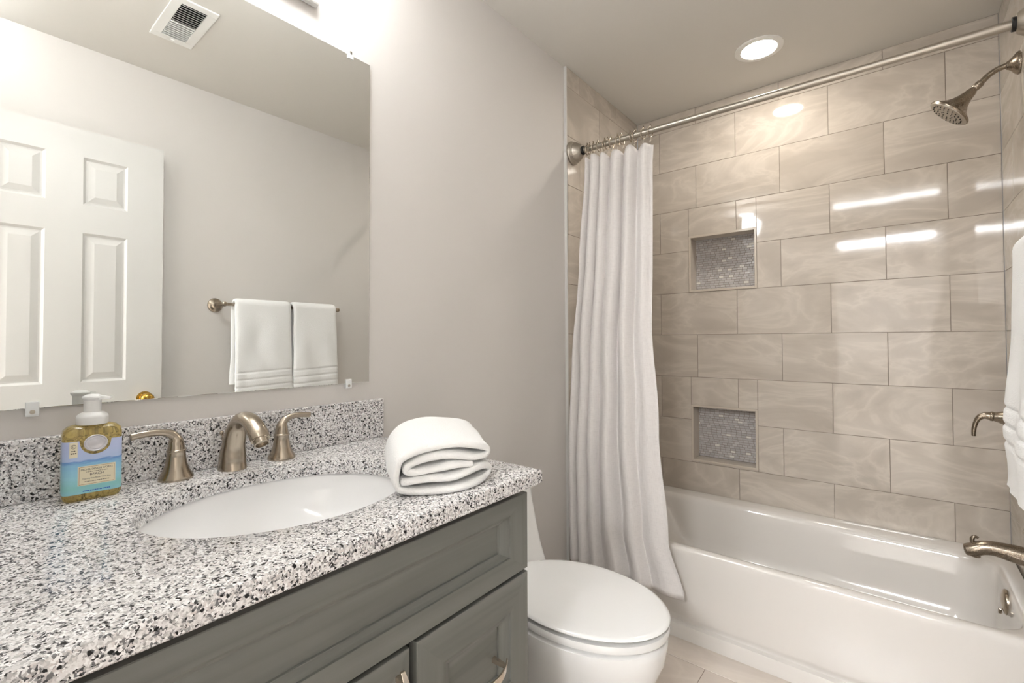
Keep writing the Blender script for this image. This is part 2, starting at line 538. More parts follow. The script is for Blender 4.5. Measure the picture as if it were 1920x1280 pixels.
# hallway beyond the doorway
m = MB(); m.box((-.8, -6.5, 0), (-.7, YF - .1, CEIL)); struct(m.build('wall_hall_left', MT['wall']))
m = MB(); m.box((2.5, -6.5, 0), (2.6, YF - .1, CEIL)); struct(m.build('wall_hall_right', MT['wall']))
m = MB(); m.box((-.7, -6.5, 0), (2.5, -6.4, CEIL)); struct(m.build('wall_hall_back', MT['wall']))
m = MB(); m.box((-.7, YF - .1, 0), (XW - .1, YF, CEIL)); m.box((XRP + .1, YF - .1, 0), (2.5, YF, CEIL)); struct(m.build('wall_hall_front', MT['wall']))
# floor
mb = MB()
tiles(mb, (0, 0, 0), (1, 0, 0), (0, 1, 0), (0, 0, 1), -.7, 2.5, -6.4, .05, [-6.4 + .305 * i for i in range(30)], .61, lambda v: .33 + (.305 if int((v + 7) / .305) % 2 else 0), seed=12, tilt=.0002)
struct(mb.build('floor', [MT['ftile'], MT['grout']], weld=False))
for nm, lo, hi in (('baseboard_left', (XW, -1.88, 0), (XW + .014, YE - .009, .10)), ('baseboard_right', (XRP - .014, YF + .08, 0), (XRP, YE - .009, .10))):
    m = MB(); m.box(lo, hi); struct(m.build(nm, MT['white'], bevel=.003))
# door casing
m = MB()
for lo, hi in (((DX0 - .06, YF, 0), (DX0, YF + .014, DZ + .06)), ((DX0, YF, DZ), (DX1, YF + .014, DZ + .06)), ((DX1, YF, 0), (XRP - .002, YF + .014, DZ + .06))):
    m.box(lo, hi)
struct(m.build('trim_3', MT['white'], bevel=.003))

# ------------------------------------------------------------------ open six panel door, flat against the right wall
def panel_rings(mb, rect, out, steps, at, mis=(0, 0), last=True):
    """nested rings: steps = [(inset_u, inset_v0, inset_v1, depth)...] from rect; mis = material (across, upright)"""
    a, b, c, d = rect
    loops = []
    for iu, i0, i1, dp in steps:
        loops.append([at(a + iu, c + i0, out + dp), at(b - iu, c + i0, out + dp), at(b - iu, d - i1, out + dp), at(a + iu, d - i1, out + dp)])
    for l0, l1 in zip(loops, loops[1:]):
        for e in range(4):
            f = (e + 1) % 4
            mb.face([l0[e], l0[f], l1[f], l1[e]], mis[0] if e % 2 == 0 else mis[1])
    if last: mb.face(loops[-1], mis[0])
    return loops
m = MB()
dx0, dx1, dy0, dy1, dz0, dz1 = 1.476, 1.511, -2.742, -2.042, .008, 2.118
pans = []
for (p, q) in ((-2.650 + .055, -2.450), (-2.332, -2.178)):
    for (r, s) in ((1.795, 2.0), (1.03, 1.672), (.22, .86)):
        pans.append((p, q, r, s))
for side, x, sg in ((0, dx0, -1), (1, dx1, 1)):
    at = lambda u, v, n, x=x, sg=sg: (x + sg * n, u, v)
    rs = [(dy0, dy1, dz0, dz1)]
    for h in pans: rs = minus(rs, h)
    for a, b, c, d in rs:
        m.face([at(a, c, 0), at(b, c, 0), at(b, d, 0), at(a, d, 0)])
    for h in pans:
        panel_rings(m, h, 0, [(0, 0, 0, 0), (.010, .010, .010, -.009), (.016, .016, .016, -.009), (.040, .040, .040, -.002)], at)
m.face([(dx0, dy0, dz0), (dx1, dy0, dz0), (dx1, dy0, dz1), (dx0, dy0, dz1)]); m.face([(dx0, dy1, dz0), (dx1, dy1, dz0), (dx1, dy1, dz1), (dx0, dy1, dz1)])
m.face([(dx0, dy0, dz1), (dx1, dy0, dz1), (dx1, dy1, dz1), (dx0, dy1, dz1)]); m.face([(dx0, dy0, dz0), (dx1, dy0, dz0), (dx1, dy1, dz0), (dx0, dy1, dz0)])
door = struct(m.build('door_1', MT['white'], org=(dx0, dy0, 0), weld=False))
m = MB(); m.lathe((dx0, -2.108, .942), (-1, 0, 0), [(.031, 0), (.031, .004), (.012, .007), (.011, .030), (.022, .036), (.027, .046), (.026, .056), (.015, .064), (.002, .066)])
m.build('door_handle', MT['brass'], door, smooth=50)
for z in (.25, 1.07, 1.9):
    m = MB(); m.tube([(dx1 + .004, dy0 - .004, z - .045), (dx1 + .004, dy0 - .004, z + .045)], .005, 10)
    m.build('hinge', MT['brass'], door, smooth=50)

# ================================================================== lamps
t = thing('recessed_light', 'round white recessed ceiling downlight above the bathtub', 'ceiling light', (.735, -.366, CEIL))
c0 = (.735, -.366, CEIL)
m = MB(); m.lathe(c0, (0, 0, -1), [(.098, .0), (.098, .003), (.092, .006), (.072, .006), (.070, .003)], 48, cap=False)
m.build('trim_ring', MT['whitep'], t, smooth=40)
m = MB(); m.lathe(c0, (0, 0, -1), [(.0705, .0005), (.0705, .0035), (.06, .0065), (.03, .0075), (.001, .008)], 48)
m.build('lens', MT['lamp_down'], t, smooth=40)

t = thing('vanity_light', 'white wall lamp with three glowing shades above the mirror', 'wall lamp', (XW, -2.30, 2.14))
m = MB(); m.box((XW, -2.56, 2.105), (XW + .022, -2.075, 2.19)); m.build('backplate', MT['white'], t, bevel=.006)
for y in (-2.47, -2.31, -2.15):
    m = MB(); m.tube(smoothpath([(XW + .02, y, 2.14), (XW + .10, y, 2.15), (XW + .14, y, 2.19), (XW + .14, y, 2.235)], 4), .009, 12)
    m.build('arm', MT['steel'], t, smooth=50)
    m = MB(); m.lathe((XW + .14, y, 2.23), (0, 0, 1), [(.02, 0), (.042, .02), (.05, .07), (.056, .13), (.06, .15)], 24)
    m.build('shade', MT['lamp_van'], t, smooth=50)

t = thing('door_lamp', 'slim white light bar on the wall over the doorway', 'wall lamp', (1.1, YF, 2.45))
m = MB(); m.box((.74, YF, 2.42), (1.50, YF + .02, 2.495)); m.build('housing', MT['white'], t, bevel=.004)
m = MB(); m.box((.75, YF + .02, 2.435), (1.49, YF + .04, 2.48)); m.build('diffuser', MT['lamp_bar'], t, bevel=.006)
t = thing('hall_ceiling_light', 'flat square ceiling light in the hallway outside the doorway', 'ceiling light', (1.1, -5.05, CEIL))
m = MB(); m.box((.58, -5.35, CEIL - .03), (1.62, -4.75, CEIL)); m.build('housing', MT['white'], t, bevel=.004)
m = MB(); m.box((.62, -5.31, CEIL - .045), (1.58, -4.79, CEIL - .03)); m.build('diffuser', MT['lamp_hall'], t, bevel=.006)

# ================================================================== ceiling vent (seen in the mirror)
t = thing('ceiling_vent', 'white louvered air vent in the ceiling, seen in the mirror', 'vent', (1.02, -2.093, CEIL))
vx0, vx1, vy0, vy1 = .892, 1.160, -2.137, -2.049
m = MB()
for lo, hi in (((.858, -2.170, CEIL - .006), (vx0, -2.016, CEIL)), ((vx1, -2.170, CEIL - .006), (1.194, -2.016, CEIL)), ((vx0, -2.170, CEIL - .006), (vx1, vy0, CEIL)), ((vx0, vy1, CEIL - .006), (vx1, -2.016, CEIL))):
    m.box(lo, hi)
m.build('frame', MT['whitep'], t, bevel=.0015)
m = MB(); m.box((vx0, vy0, CEIL - .0012), (vx1, vy1, CEIL - .0004)); m.build('duct_shade', MT['black'], t)  # flat black sheet, painted shade in place of the open vent's dark inside
NS = 18; pit = (vx1 - vx0) / NS
for k in range(NS):
    xc = vx0 + pit * (k + .5)
    dx = (.0005 if k >= NS // 2 else .0050)
    m = MB(); th = .0006
    m.hexa([(xc - dx - th, vy0, CEIL - .0098), (xc - dx + th, vy0, CEIL - .0098), (xc - dx + th, vy1, CEIL - .0098), (xc - dx - th, vy1, CEIL - .0098), (xc + dx - th, vy0, CEIL - .0014), (xc + dx + th, vy0, CEIL - .0014), (xc + dx + th, vy1, CEIL - .0014), (xc + dx - th, vy1, CEIL - .0014)])
    m.build('slat', MT['whitep'], t)
m = MB(); m.box((vx1 + .006, -2.10, CEIL - .012), (vx1 + .012, -2.085, CEIL - .005)); m.build('lever', MT['whitep'], t, bevel=.001)

# ================================================================== mirror
t = thing('wall_mirror', 'large frameless rectangular wall mirror above the vanity counter', 'mirror', (XW, -2.33, 1.081))
m = MB(); m.box((XW, -2.755, 1.081), (-.006, -1.906, 2.026)); m.build('mirror_glass', MT['mirror'], t, bevel=.001)
for y, z, s in ((-1.972, 2.026, 1), (-1.975, 1.081, -1), (-2.615, 1.081, -1)):
    m = MB()
    m.box((-.0055, y - .009, z - .012 if s > 0 else z - .012), (-.0025, y + .009, z + .012))
    m.box((XW, y - .0088, z + .0012 if s > 0 else z - .014), (-.0031, y + .0088, z + .014 if s > 0 else z - .001))
    c = m.build('clip', MT['clip'], t, bevel=.001)
    m = MB(); m.lathe((-.0025, y, z + .006 * s), (1, 0, 0), [(.004, -.0004), (.0035, .0015), (.001, .002)], 12); m.build('screw', MT['steel'], c, smooth=50)

# ================================================================== vanity cabinet
SK = .02
def VF(s, z, o): return (.562 + SK * s + o, -1.89 - s, z)
v = thing('vanity_cabinet', 'grey-green stained wooden vanity cabinet under the granite counter', 'cabinet', (.28, -2.33, 0))
VL = .880
m = MB()
def vbox(s0, s1, z0, z1, o1, mb_, back=None, mi=0):
    P = [VF(s0, z0, 0), VF(s1, z0, 0)]
    def b(s, z): return (XW + .002, -1.89 - s, z)
    f = lambda s, z: VF(s, z, o1)
    mb_.hexa([f(s1, z0), b(s1, z0), b(s0, z0), f(s0, z0), f(s1, z1), b(s1, z1), b(s0, z1), f(s0, z1)], mi)
# open-topped carcass so the basin hangs inside it
def vb(lo, hi): m.box(lo, hi)
m.hexa([VF(.014, .10, -.0225), VF(.001, .10, -.0225), (XW + .002, -1.891, .10), (XW + .002, -1.904, .10)] + [VF(.014, .885, -.0225), VF(.001, .885, -.0225), (XW + .002, -1.891, .885), (XW + .002, -1.904, .885)])
m.hexa([VF(VL, .10, -.0225), VF(VL - .016, .10, -.0225), (XW + .002, -1.89 - VL + .016, .10), (XW + .002, -1.89 - VL, .10)] + [VF(VL, .885, -.0225), VF(VL - .016, .885, -.0225), (XW + .002, -1.89 - VL + .016, .885), (XW + .002, -1.89 - VL, .885)])
m.hexa([VF(VL - .016, .10, -.041), VF(.016, .10, -.041), VF(.016, .10, -.033), VF(VL - .016, .10, -.033)] + [VF(VL - .016, .864, -.041), VF(.016, .864, -.041), VF(.016, .864, -.033), VF(VL - .016, .864, -.033)])
m.box((XW + .002, -1.89 - VL, .10), (.53, -1.891, .118))
m.build('carcass', MT['wz'], v, weld=False)
m = MB(); m.hexa([VF(VL, 0, -.09), VF(.004, 0, -.09), VF(.004, 0, -.075), VF(VL, 0, -.075), VF(VL, .10, -.09), VF(.004, .10, -.09), VF(.004, .10, -.075), VF(VL, .10, -.075)])
m.build('toe_kick', MT['dark'], v)
def shaker(name, s0, s1, z0, z1, st, rb, rt, mu, mv):
    m = MB()
    at = lambda u, w, n: VF(u, w, n)
    steps = [(0, 0, 0, -.0205), (0, 0, 0, -.0012), (.0012, .0012, .0012, 0), (st, rb, rt, 0), (st + .0004, rb + .0004, rt + .0004, -.004),
             (st + mu * .45, rb + mv * .45, rt + mv * .45, -.0068), (st + mu * .9, rb + mv * .9, rt + mv * .9, -.0118), (st + mu, rb + mv, rt + mv, -.0122), (st + mu + .0006, rb + mv + .0006, rt + mv + .0006, -.0155)]
    panel_rings(m, (s0, s1, z0, z1), 0, steps, at, (0, 1))
    m.face([at(s0, z0, -.0205), at(s0, z1, -.0205), at(s1, z1, -.0205), at(s1, z0, -.0205)])
    return m.build(name, [MT['wy'], MT['wz']], v, weld=True)
fd = shaker('false_drawer_front', 0, VL, .7055, .868, .0615, .0405, .035, .024, .014)
dr = shaker('drawer', 0, .3165, .430, .6975, .0615, .064, .064, .026, .02)
dr2 = shaker('drawer', 0, .3165, .125, .4215, .0615, .064, .064, .026, .02)
do = shaker('door', .3325, VL, .125, .6975, .0615, .064, .064, .026, .02)
def pull(parent, sc, zc, vertical):
    org = WORLD[parent.name]
    m = MB(); half = .066; n = 20
    rows = []
    for i in range(n + 1):
        q = -1 + 2 * i / n
        out = .012 + .024 * (1 - q * q)
        wd = .0075 * (1 - .45 * q * q)
        th = .0022
        l = q * half
        rows.append([VF(sc + (l if not vertical else a * wd), zc + (l if vertical else a * wd), out + b * th) for a, b in ((-1, -1), (1, -1), (1, 1), (-1, 1))])
    m.grid(rows, close_u=True, cap0=True, cap1=True)
    p = m.build('pull', MT['polish'], parent, bevel=.0008, smooth=40)
    for q in (-.76, .76):
        m = MB(); l = q * half
        s_, z_ = (sc + l, zc) if not vertical else (sc, zc + l)
        o1 = .012 + .024 * (1 - q * q)
        m.hexa([VF(s_ - .005, z_ - .005, -.012), VF(s_ + .005, z_ - .005, -.012), VF(s_ + .005, z_ + .005, -.012), VF(s_ - .005, z_ + .005, -.012),
                VF(s_ - .0035, z_ - .0035, o1), VF(s_ + .0035, z_ - .0035, o1), VF(s_ + .0035, z_ + .0035, o1), VF(s_ - .0035, z_ + .0035, o1)])
        m.build('post', MT['polish'], p, bevel=.001)
pull(dr, .155, .556, False); pull(dr2, .155, .275, False); pull(do, .357, .612, True)

# ================================================================== countertop with an oval cut-out
SC_C = (.2935, -2.290)
EA, EB = .193, .238
y0c, y1c = -2.796, -1.866
def front(y): return .585 + SK * (y1c - y)
ct = thing('countertop', 'speckled black and white granite countertop with an oval sink opening', 'countertop', (.29, -2.33, CT - .03))
NA = 160
ang = [2 * PI * k / NA for k in range(NA)]
def rectpt(a, ins):
    dx, dy = math.cos(a), math.sin(a)
    best = 1e9
    x0, x1, ya, yb = XW + .001, None, y0c, y1c - ins
    if dx < 0: best = min(best, (x0 - SC_C[0]) / dx)
    if dy > 0: best = min(best, (yb - SC_C[1]) / dy)
    if dy < 0: best = min(best, (ya - SC_C[1]) / dy)
    # front edge : x = .585 + SK*(y1c-y) - ins
    den = dx + SK * dy
    if den > 0: best = min(best, (.585 - ins + SK * (y1c - SC_C[1]) - SC_C[0]) / den)
    return (SC_C[0] + dx * best, SC_C[1] + dy * best)
cor = [(XW + .001, y0c), (XW + .001, y1c), (front(y1c), y1c), (front(y0c), y0c)]
ca = sorted(math.atan2(y - SC_C[1], x - SC_C[0]) % (2 * PI) for x, y in cor)
for c in ca:                            # put one ray exactly through every corner
    k = min(range(NA), key=lambda i: abs(ang[i] - c)); ang[k] = c
def ell(a, g):                          # same ray angle on the ellipse
    r = 1 / math.sqrt((math.cos(a) / (EA + g)) ** 2 + (math.sin(a) / (EB + g)) ** 2)
    return (SC_C[0] + r * math.cos(a), SC_C[1] + r * math.sin(a))
m = MB()
zb = CT - .031
def loop(fn, z): return [(*fn(a), z) for a in ang]
rows = [loop(lambda a: ell(a, 0), zb), loop(lambda a: ell(a, 0), CT - .003), loop(lambda a: ell(a, .001), CT - .0008), loop(lambda a: ell(a, .003), CT),
        loop(lambda a: rectpt(a, .006), CT), loop(lambda a: rectpt(a, .0025), CT - .001), loop(lambda a: rectpt(a, .0005), CT - .004), loop(lambda a: rectpt(a, 0), CT - .008), loop(lambda a: rectpt(a, 0), zb + .003), loop(lambda a: rectpt(a, .003), zb)]
m.grid(rows, close_u=True, close_v=True)
m.build('slab', MT['granite'], ct, smooth=35)
m = MB(); m.box((XW + .0005, -2.797, CT + .0004), (.008, -1.864, 1.0285)); tag(m.build('backsplash', MT['granite'], org=(XW, -2.33, CT), bevel=.002), 'low speckled granite backsplash strip on the wall behind the faucet', 'backsplash')

# undermount basin
s = thing('sink_basin', 'oval white undermount sink basin set in the granite counter', 'sink', (SC_C[0], SC_C[1], .74))
m = MB()
def el2(sc, z, g=0): return [(SC_C[0] + (EA * sc + g) * math.cos(2 * PI * k / 96), SC_C[1] + (EB * sc + g) * math.sin(2 * PI * k / 96), z) for k in range(96)]
zt = CT - .0315
rows = [el2(1, zt - .012, .03), el2(1, zt, .03), el2(1, zt, .006), el2(1, zt - .004, .003)]
rows += [el2(math.cos(q * PI / 2) * .97 + .03, zt - .004 - .145 * math.sin(q * PI / 2) ** .9, .003) for q in [i / 16 for i in range(1, 16)]]
rows += [el2(.10, zt - .150)]
out = [el2(.12, zt - .162)] + [el2(math.cos(q * PI / 2) * .97 + .03, zt - .012 - .15 * math.sin(q * PI / 2) ** .9, .012) for q in [i / 12 for i in range(11, 0, -1)]]
m.grid(rows + out, close_u=True, close_v=True)
m.build('bowl', MT['sink'], s, smooth=50)
m = MB(); m.lathe((SC_C[0], SC_C[1], zt - .1495), (0, 0, 1), [(.026, -.012), (.030, .001), (.028, .003), (.018, .002), (.002, .0045)], 32); m.build('drain', MT['nickel'], s, smooth=40)

# ------------------------------------------------------------------ faucet : spout and two lever handles
f = thing('faucet', 'brushed nickel widespread faucet with arched spout and two lever handles', 'faucet', (.05, -2.298, CT))
fy = -2.298
path = smoothpath([(.043, fy, CT), (.044, fy, .94), (.049, fy, .968), (.060, fy, .998), (.080, fy, 1.023), (.108, fy, 1.034), (.142, fy, 1.030), (.172, fy, 1.013), (.186, fy, .999)], 5)
nP = len(path)
ra, rb = [], []
for i, p in enumerate(path):
    q = i / (nP - 1)
    ra.append(interp(q, [0, .12, .3, .5, .7, .9, 1], [.0290, .027, .0235, .0195, .0195, .0200, .0190]))
    rb.append(interp(q, [0, .12, .3, .5, .7, .9, 1], [.034, .029, .022, .0155, .0150, .0165, .0165]))
m = MB(); m.tube(path, ra, 28, rb); sp_ = m.build('spout', MT['nickel'], f, smooth=60)
m = MB(); m.lathe((.1855, fy, .9995), (.14, 0, -.17), [(.0160, -.002), (.0158, .001), (.0146, .0015), (.0146, .011), (.0120, .0115), (.0115, .007)], 24); m.build('aerator', MT['nickel'], sp_, smooth=40)
m = MB(); m.tube([(.0165, fy - .006, CT), (.0155, fy - .010, .985), (.015, fy - .012, .998)], [.0025, .0025, .002], 10); m.lathe((.015, fy - .012, .99), (0, -.1, 1), [(.002, 0), (.0042, .002), (.0045, .006), (.002, .009)], 14)
m.build('lift_rod', MT['nickel'], sp_, smooth=50)
for y, sg in ((-2.405, -1), (-2.186, 1)):
    m = MB(); m.lathe((.040, y, CT), (0, 0, 1), [(.0310, 0), (.0315, .004), (.0300, .008), (.0240, .018), (.0198, .030), (.0175, .045), (.0166, .055), (.0172, .0562), (.0177, .058), (.0172, .060), (.0160, .061)], 36)
    h = m.build('handle', MT['nickel'], f, smooth=50)
    e_ = .010 if sg < 0 else 0
    pth = smoothpath([(.040, y, CT + .060), (.040, y, CT + .072), (.040, y + sg * .003, CT + .086), (.041, y + sg * .014, CT + .096), (.043, y + sg * (.032 + e_ * .5), CT + .1005), (.046, y + sg * (.052 + e_), CT + .100), (.048, y + sg * (.068 + e_), CT + .098)], 5)
    n_ = len(pth)
    r1 = [interp(i / (n_ - 1), [0, .2, .4, .6, 1], [.0160, .0138, .0092, .0068, .0068]) for i in range(n_)]
    r2 = [interp(i / (n_ - 1), [0, .2, .4, .6, 1], [.0160, .0138, .0092, .0062, .0048]) for i in range(n_)]
    m = MB(); m.tube(pth, r1, 20, r2); m.build('lever', MT['nickel'], h, smooth=60)

# ------------------------------------------------------------------ soap bottle
b = thing('soap_bottle', 'golden foaming soap bottle with blue sea label and white pump', 'soap bottle', (.055, -2.541, CT))
ANG = R(4)
def BL(u, w, z):                      # bottle space: u to the right across the front, w out of the front
    return (.052 + w * math.cos(ANG) + u * math.sin(ANG), -2.541 + u * math.cos(ANG) - w * math.sin(ANG), CT + z)
def rrect(hw, hd, r, n=8):
    out = []
    for cx, cy, a0 in ((hw - r, hd - r, 0), (-hw + r, hd - r, 90), (-hw + r, -hd + r, 180), (hw - r, -hd + r, 270)):
        for k in range(n + 1):
            a = R(a0 + 90 * k / n); out.append((cx + r * math.cos(a), cy + r * math.sin(a)))
    return out
m = MB()
prof = [(-.006, .0, .012), (-.002, .003, .012), (0, .010, .012), (0, .118, .012), (-.0015, .125, .012), (-.007, .131, .010), (-.016, .134, .008)]
rows = [[BL(u, w, z) for u, w in rrect(.0415 + g, .0235 + g, r)] for g, z, r in prof]
m.grid(rows, close_u=True, cap0=True, cap1=True)
m.build('bottle', MT['soap'], b, smooth=50)
def mat_label():
    mm, tt, bb = nt('sea_label')
    N, L = tt.nodes, tt.links
    co = N.new('ShaderNodeTexCoord'); sp = N.new('ShaderNodeSeparateXYZ'); L.new(co.outputs['Object'], sp.inputs[0])
    mp = N.new('ShaderNodeMapping'); mp.inputs['Scale'].default_value = (30, 60, 420); L.new(co.outputs['Object'], mp.inputs['Vector'])
    n = N.new('ShaderNodeTexNoise'); n.inputs['Scale'].default_value = 1; n.inputs['Detail'].default_value = 3; L.new(mp.outputs['Vector'], n.inputs['Vector'])
    mr = N.new('ShaderNodeMapRange'); mr.inputs['From Min'].default_value = .010; mr.inputs['From Max'].default_value = .116
    L.new(sp.outputs['Z'], mr.inputs['Value'])
    ad = N.new('ShaderNodeMath'); ad.operation = 'MULTIPLY_ADD'; ad.inputs[1].default_value = .10; L.new(n.outputs['Fac'], ad.inputs[0])
    sb = N.new('ShaderNodeMath'); sb.operation = 'SUBTRACT'; sb.inputs[1].default_value = .05; L.new(mr.outputs['Result'], sb.inputs[0]); L.new(sb.outputs[0], ad.inputs[2])
    r = ramp(tt, [(0, '#9fd6e6'), (.14, '#94d3d4'), (.3, '#a2d9ea'), (.52, '#93c8ea'), (.575, '#6f9bdc'), (.60, '#bccff2'), (.8, '#c3cff4'), (1, '#c9d3f6')])
    L.new(ad.outputs[0], r.inputs['Fac']); L.new(r.outputs['Color'], bb.inputs['Base Color']); bb.inputs['Roughness'].default_value = .3
    return mm
MT['label'] = mat_label()
MT['cream'] = simple('label_cream', '#efe6cb', .5)
MT['ink'] = simple('label_ink', '#4a4038', .6)
MT['blueink'] = simple('label_blue_ink', '#2b5fc4', .6)
MT['tan'] = simple('label_tan', '#b0895f', .5)
# label sheet with a round bite out of its top edge, wrapping the left corner
def outline_w(u):                      # front surface offset w along u, wraps round the corners
    return .0235
m = MB()
top, bot_ = .107, .0135
us = [-.0415 + .083 * k / 60 for k in range(61)]
def wfront(u):
    e = abs(u) - (.0415 - .012)
    if e <= 0: return .0235 + .0004
    e = min(e, .0119)
    return .0235 - .012 + math.sqrt(.012 ** 2 - e ** 2) + .0004
def ltop(u):
    du = u - .003; r = .0215
    if abs(du) < r: return min(top, .103 - math.sqrt(r * r - du * du) * .98)
    return top
rows = [[BL(u, wfront(u), lerp(bot_, ltop(u), q)) for u in us] for q in [k / 12 for k in range(13)]]
inn = [[BL(u, wfront(u) - .0003, lerp(bot_, ltop(u), q)) for u in us] for q in [k / 12 for k in range(12, -1, -1)]]
m.grid(rows + inn, close_v=True)
lb = m.build('sea_label', MT['label'], b, smooth=50)
# left side wrap
m = MB(); m.hexa([BL(-.0419, -.0115, bot_), BL(-.0416, -.0115, bot_), BL(-.0416, .0115, bot_), BL(-.0419, .0115, bot_), BL(-.0419, -.0115, top), BL(-.0416, -.0115, top), BL(-.0416, .0115, top), BL(-.0419, .0115, top)])
m.build('label_side', MT['label'], b)
def plate(name, u0, u1, z0, z1, w0, w1, mat, par):
    m = MB(); m.hexa([BL(u0, w0, z0), BL(u1, w0, z0), BL(u1, w1, z0), BL(u0, w1, z0), BL(u0, w0, z1), BL(u1, w0, z1), BL(u1, w1, z1), BL(u0, w1, z1)])
    return m.build(name, mat, par)
plate('title_panel', -.021, .031, .028, .062, .0239, .0241, MT['cream'], lb)
m = MB()
for u0, u1, z0, z1 in ((-.0195, .0295, .0295, .0301), (-.0195, .0295, .0599, .0605), (-.0195, -.0189, .0295, .0605), (.0289, .0295, .0295, .0605)):
    m.hexa([BL(u0, .0241, z0), BL(u1, .0241, z0), BL(u1, .02425, z0), BL(u0, .02425, z0), BL(u0, .0241, z1), BL(u1, .0241, z1), BL(u1, .02425, z1), BL(u0, .02425, z1)])
m.build('title_border', MT['tan'], lb)
plate('paper_tab', -.0325, -.0215, .079, .106, .0239, .0241, MT['cream'], lb)
def text(name, body, u, z, size, mat, par, w=.0243, sx=1.):
    cu = bpy.data.curves.new('tmp', 'FONT'); cu.body = body; cu.size = size; cu.align_x = 'CENTER'; cu.align_y = 'CENTER'
    to = bpy.data.objects.new('tmp', cu); COL.objects.link(to)
    dg = bpy.context.evaluated_depsgraph_get(); dg.update()
    me = bpy.data.meshes.new_from_object(to.evaluated_get(dg))
    bpy.data.objects.remove(to, do_unlink=True)
    me.name = name
    o0 = Vector(WORLD[par.name])
    for vv in me.vertices:
        vv.co = Vector(BL(u + vv.co.x * sx, w, z + vv.co.y)) - o0
    me.materials.clear(); me.materials.append(mat)
    ob = bpy.data.objects.new(name, me); COL.objects.link(ob); ob.parent = par
    WORLD[ob.name] = tuple(o0)
    return ob
text('lettering', 'MICHEL DESIGN WORKS', .005, .0555, .0048, MT['ink'], lb, sx=.83)
def strokes(u0, u1, z, h, mat, seed):     # print too fine to read in the photograph: a row of tiny dashes
    rn_ = random.Random(seed); m = MB(); u = u0
    while u < u1:
        w_ = min(rn_.uniform(.0008, .0030), u1 - u)
        m.hexa([BL(u, .0241, z - h), BL(u + w_, .0241, z - h), BL(u + w_, .0243, z - h), BL(u, .0243, z - h), BL(u, .0241, z + h), BL(u + w_, .0241, z + h), BL(u + w_, .0243, z + h), BL(u, .0243, z + h)])
        u += w_ + .0007
    m.build('fine_print', mat, lb)
strokes(-.010, .020, .0512, .0004, MT['ink'], 1)
text('lettering', 'BEACH', .005, .0462, .0062, MT['ink'], lb)
text('lettering', 'Foaming Shea Butter Hand Soap', .005, .0395, .0036, MT['ink'], lb, sx=.84)
strokes(-.012, .022, .0342, .0005, MT['ink'], 2)
strokes(-.014, .024, .0178, .0008, MT['blueink'], 3)
m = MB(); cc = BL(-.027, .0242, .0985)
rows = [[Vector(BL(-.027 + r * math.cos(2 * PI * k / 24), w, .0985 + r * math.sin(2 * PI * k / 24))) for k in range(24)] for r, w in ((.0036, .0241), (.0036, .0243), (.0030, .0243), (.0030, .0241))]
m.grid(rows, close_u=True, close_v=True); m.build('round_mark', MT['ink'], lb)
text('lettering', 'C', -.027, .0985, .0045, MT['ink'], lb)
strokes(-.0300, -.0240, .0908, .0008, MT['ink'], 4)
strokes(-.0308, -.0232, .0866, .0010, MT['ink'], 5)
# raised oval seal
m = MB()
rows = [[BL(.003 + r * math.cos(2 * PI * k / 40), w, .1015 + r * .88 * math.sin(2 * PI * k / 40)) for k in range(40)] for r, w in ((.0165, .0225), (.0168, .0252), (.0155, .0262), (.0140, .0252), (.0138, .0247), (.0115, .0247), (.0110, .0251), (.0104, .0247), (.001, .0247))]
m.grid(rows, close_u=True, cap0=True, cap1=True); m.build('oval_seal', MT['seal'], b, smooth=50)
pc = BL(0, 0, 0)
m = MB(); m.lathe((pc[0], pc[1], CT), (0, 0, 1), [(.0225, .1335), (.0232, .136), (.0232, .146), (.0222, .150), (.0175, .154), (.0130, .1555), (.0128, .157), (.0128, .176), (.0115, .178)], 32)
m.build('pump_collar', MT['frost'], b, smooth=40)
m = MB(); m.lathe((pc[0], pc[1], CT), (0, 0, 1), [(.0125, .176), (.0140, .178), (.0158, .181), (.0150, .1835), (.009, .187), (.001, .188)], 32)
rows = []
for q in range(7):
    l = .010 + .018 * q / 6
    wd, h0 = lerp(.0085, .0050, q / 6), lerp(.1785, .1785, q / 6)
    y_ = pc[1] + l * .85; x_ = pc[0] + l * .52
    nx, ny = -.85 * 0 + .85, -.52
    rows.append([(x_ + sgn * wd * nx, y_ + sgn * wd * ny, CT + zz) for sgn, zz in ((-1, h0), (1, h0), (.7, lerp(.1855, .1815, q / 6)), (-.7, lerp(.1855, .1815, q / 6)))])
m.grid(rows, close_u=True, cap0=True, cap1=True)
m.build('pump_head', MT['frost'], b, smooth=40)

# ------------------------------------------------------------------ towel ribbon helper
def ribbon(path2, th, n=4):
    """thick strip around a 2-D polyline; returns the closed outline"""
    P = [Vector((a, b_, 0)) for a, b_ in path2]
    P = smoothpath(P, n)
    L_, R_ = [], []
    for i, p in enumerate(P):
        d = (P[min(i + 1, len(P) - 1)] - P[max(i - 1, 0)]).normalized()
        nn = Vector((-d.y, d.x, 0))
        L_.append(p + nn * th / 2); R_.append(p - nn * th / 2)
    d0 = (P[0] - P[1]).normalized(); d1 = (P[-1] - P[-2]).normalized()
    e0 = [P[0] + d0 * th * .35 - Vector((-d0.y, d0.x, 0)) * th * .3 * sg for sg in (-1, 1)]
    e1 = [P[-1] + d1 * th * .35 - Vector((-d1.y, d1.x, 0)) * th * .3 * sg for sg in (-1, 1)]
    return [(q.x, q.y) for q in L_ + e1 + R_[::-1] + e0]

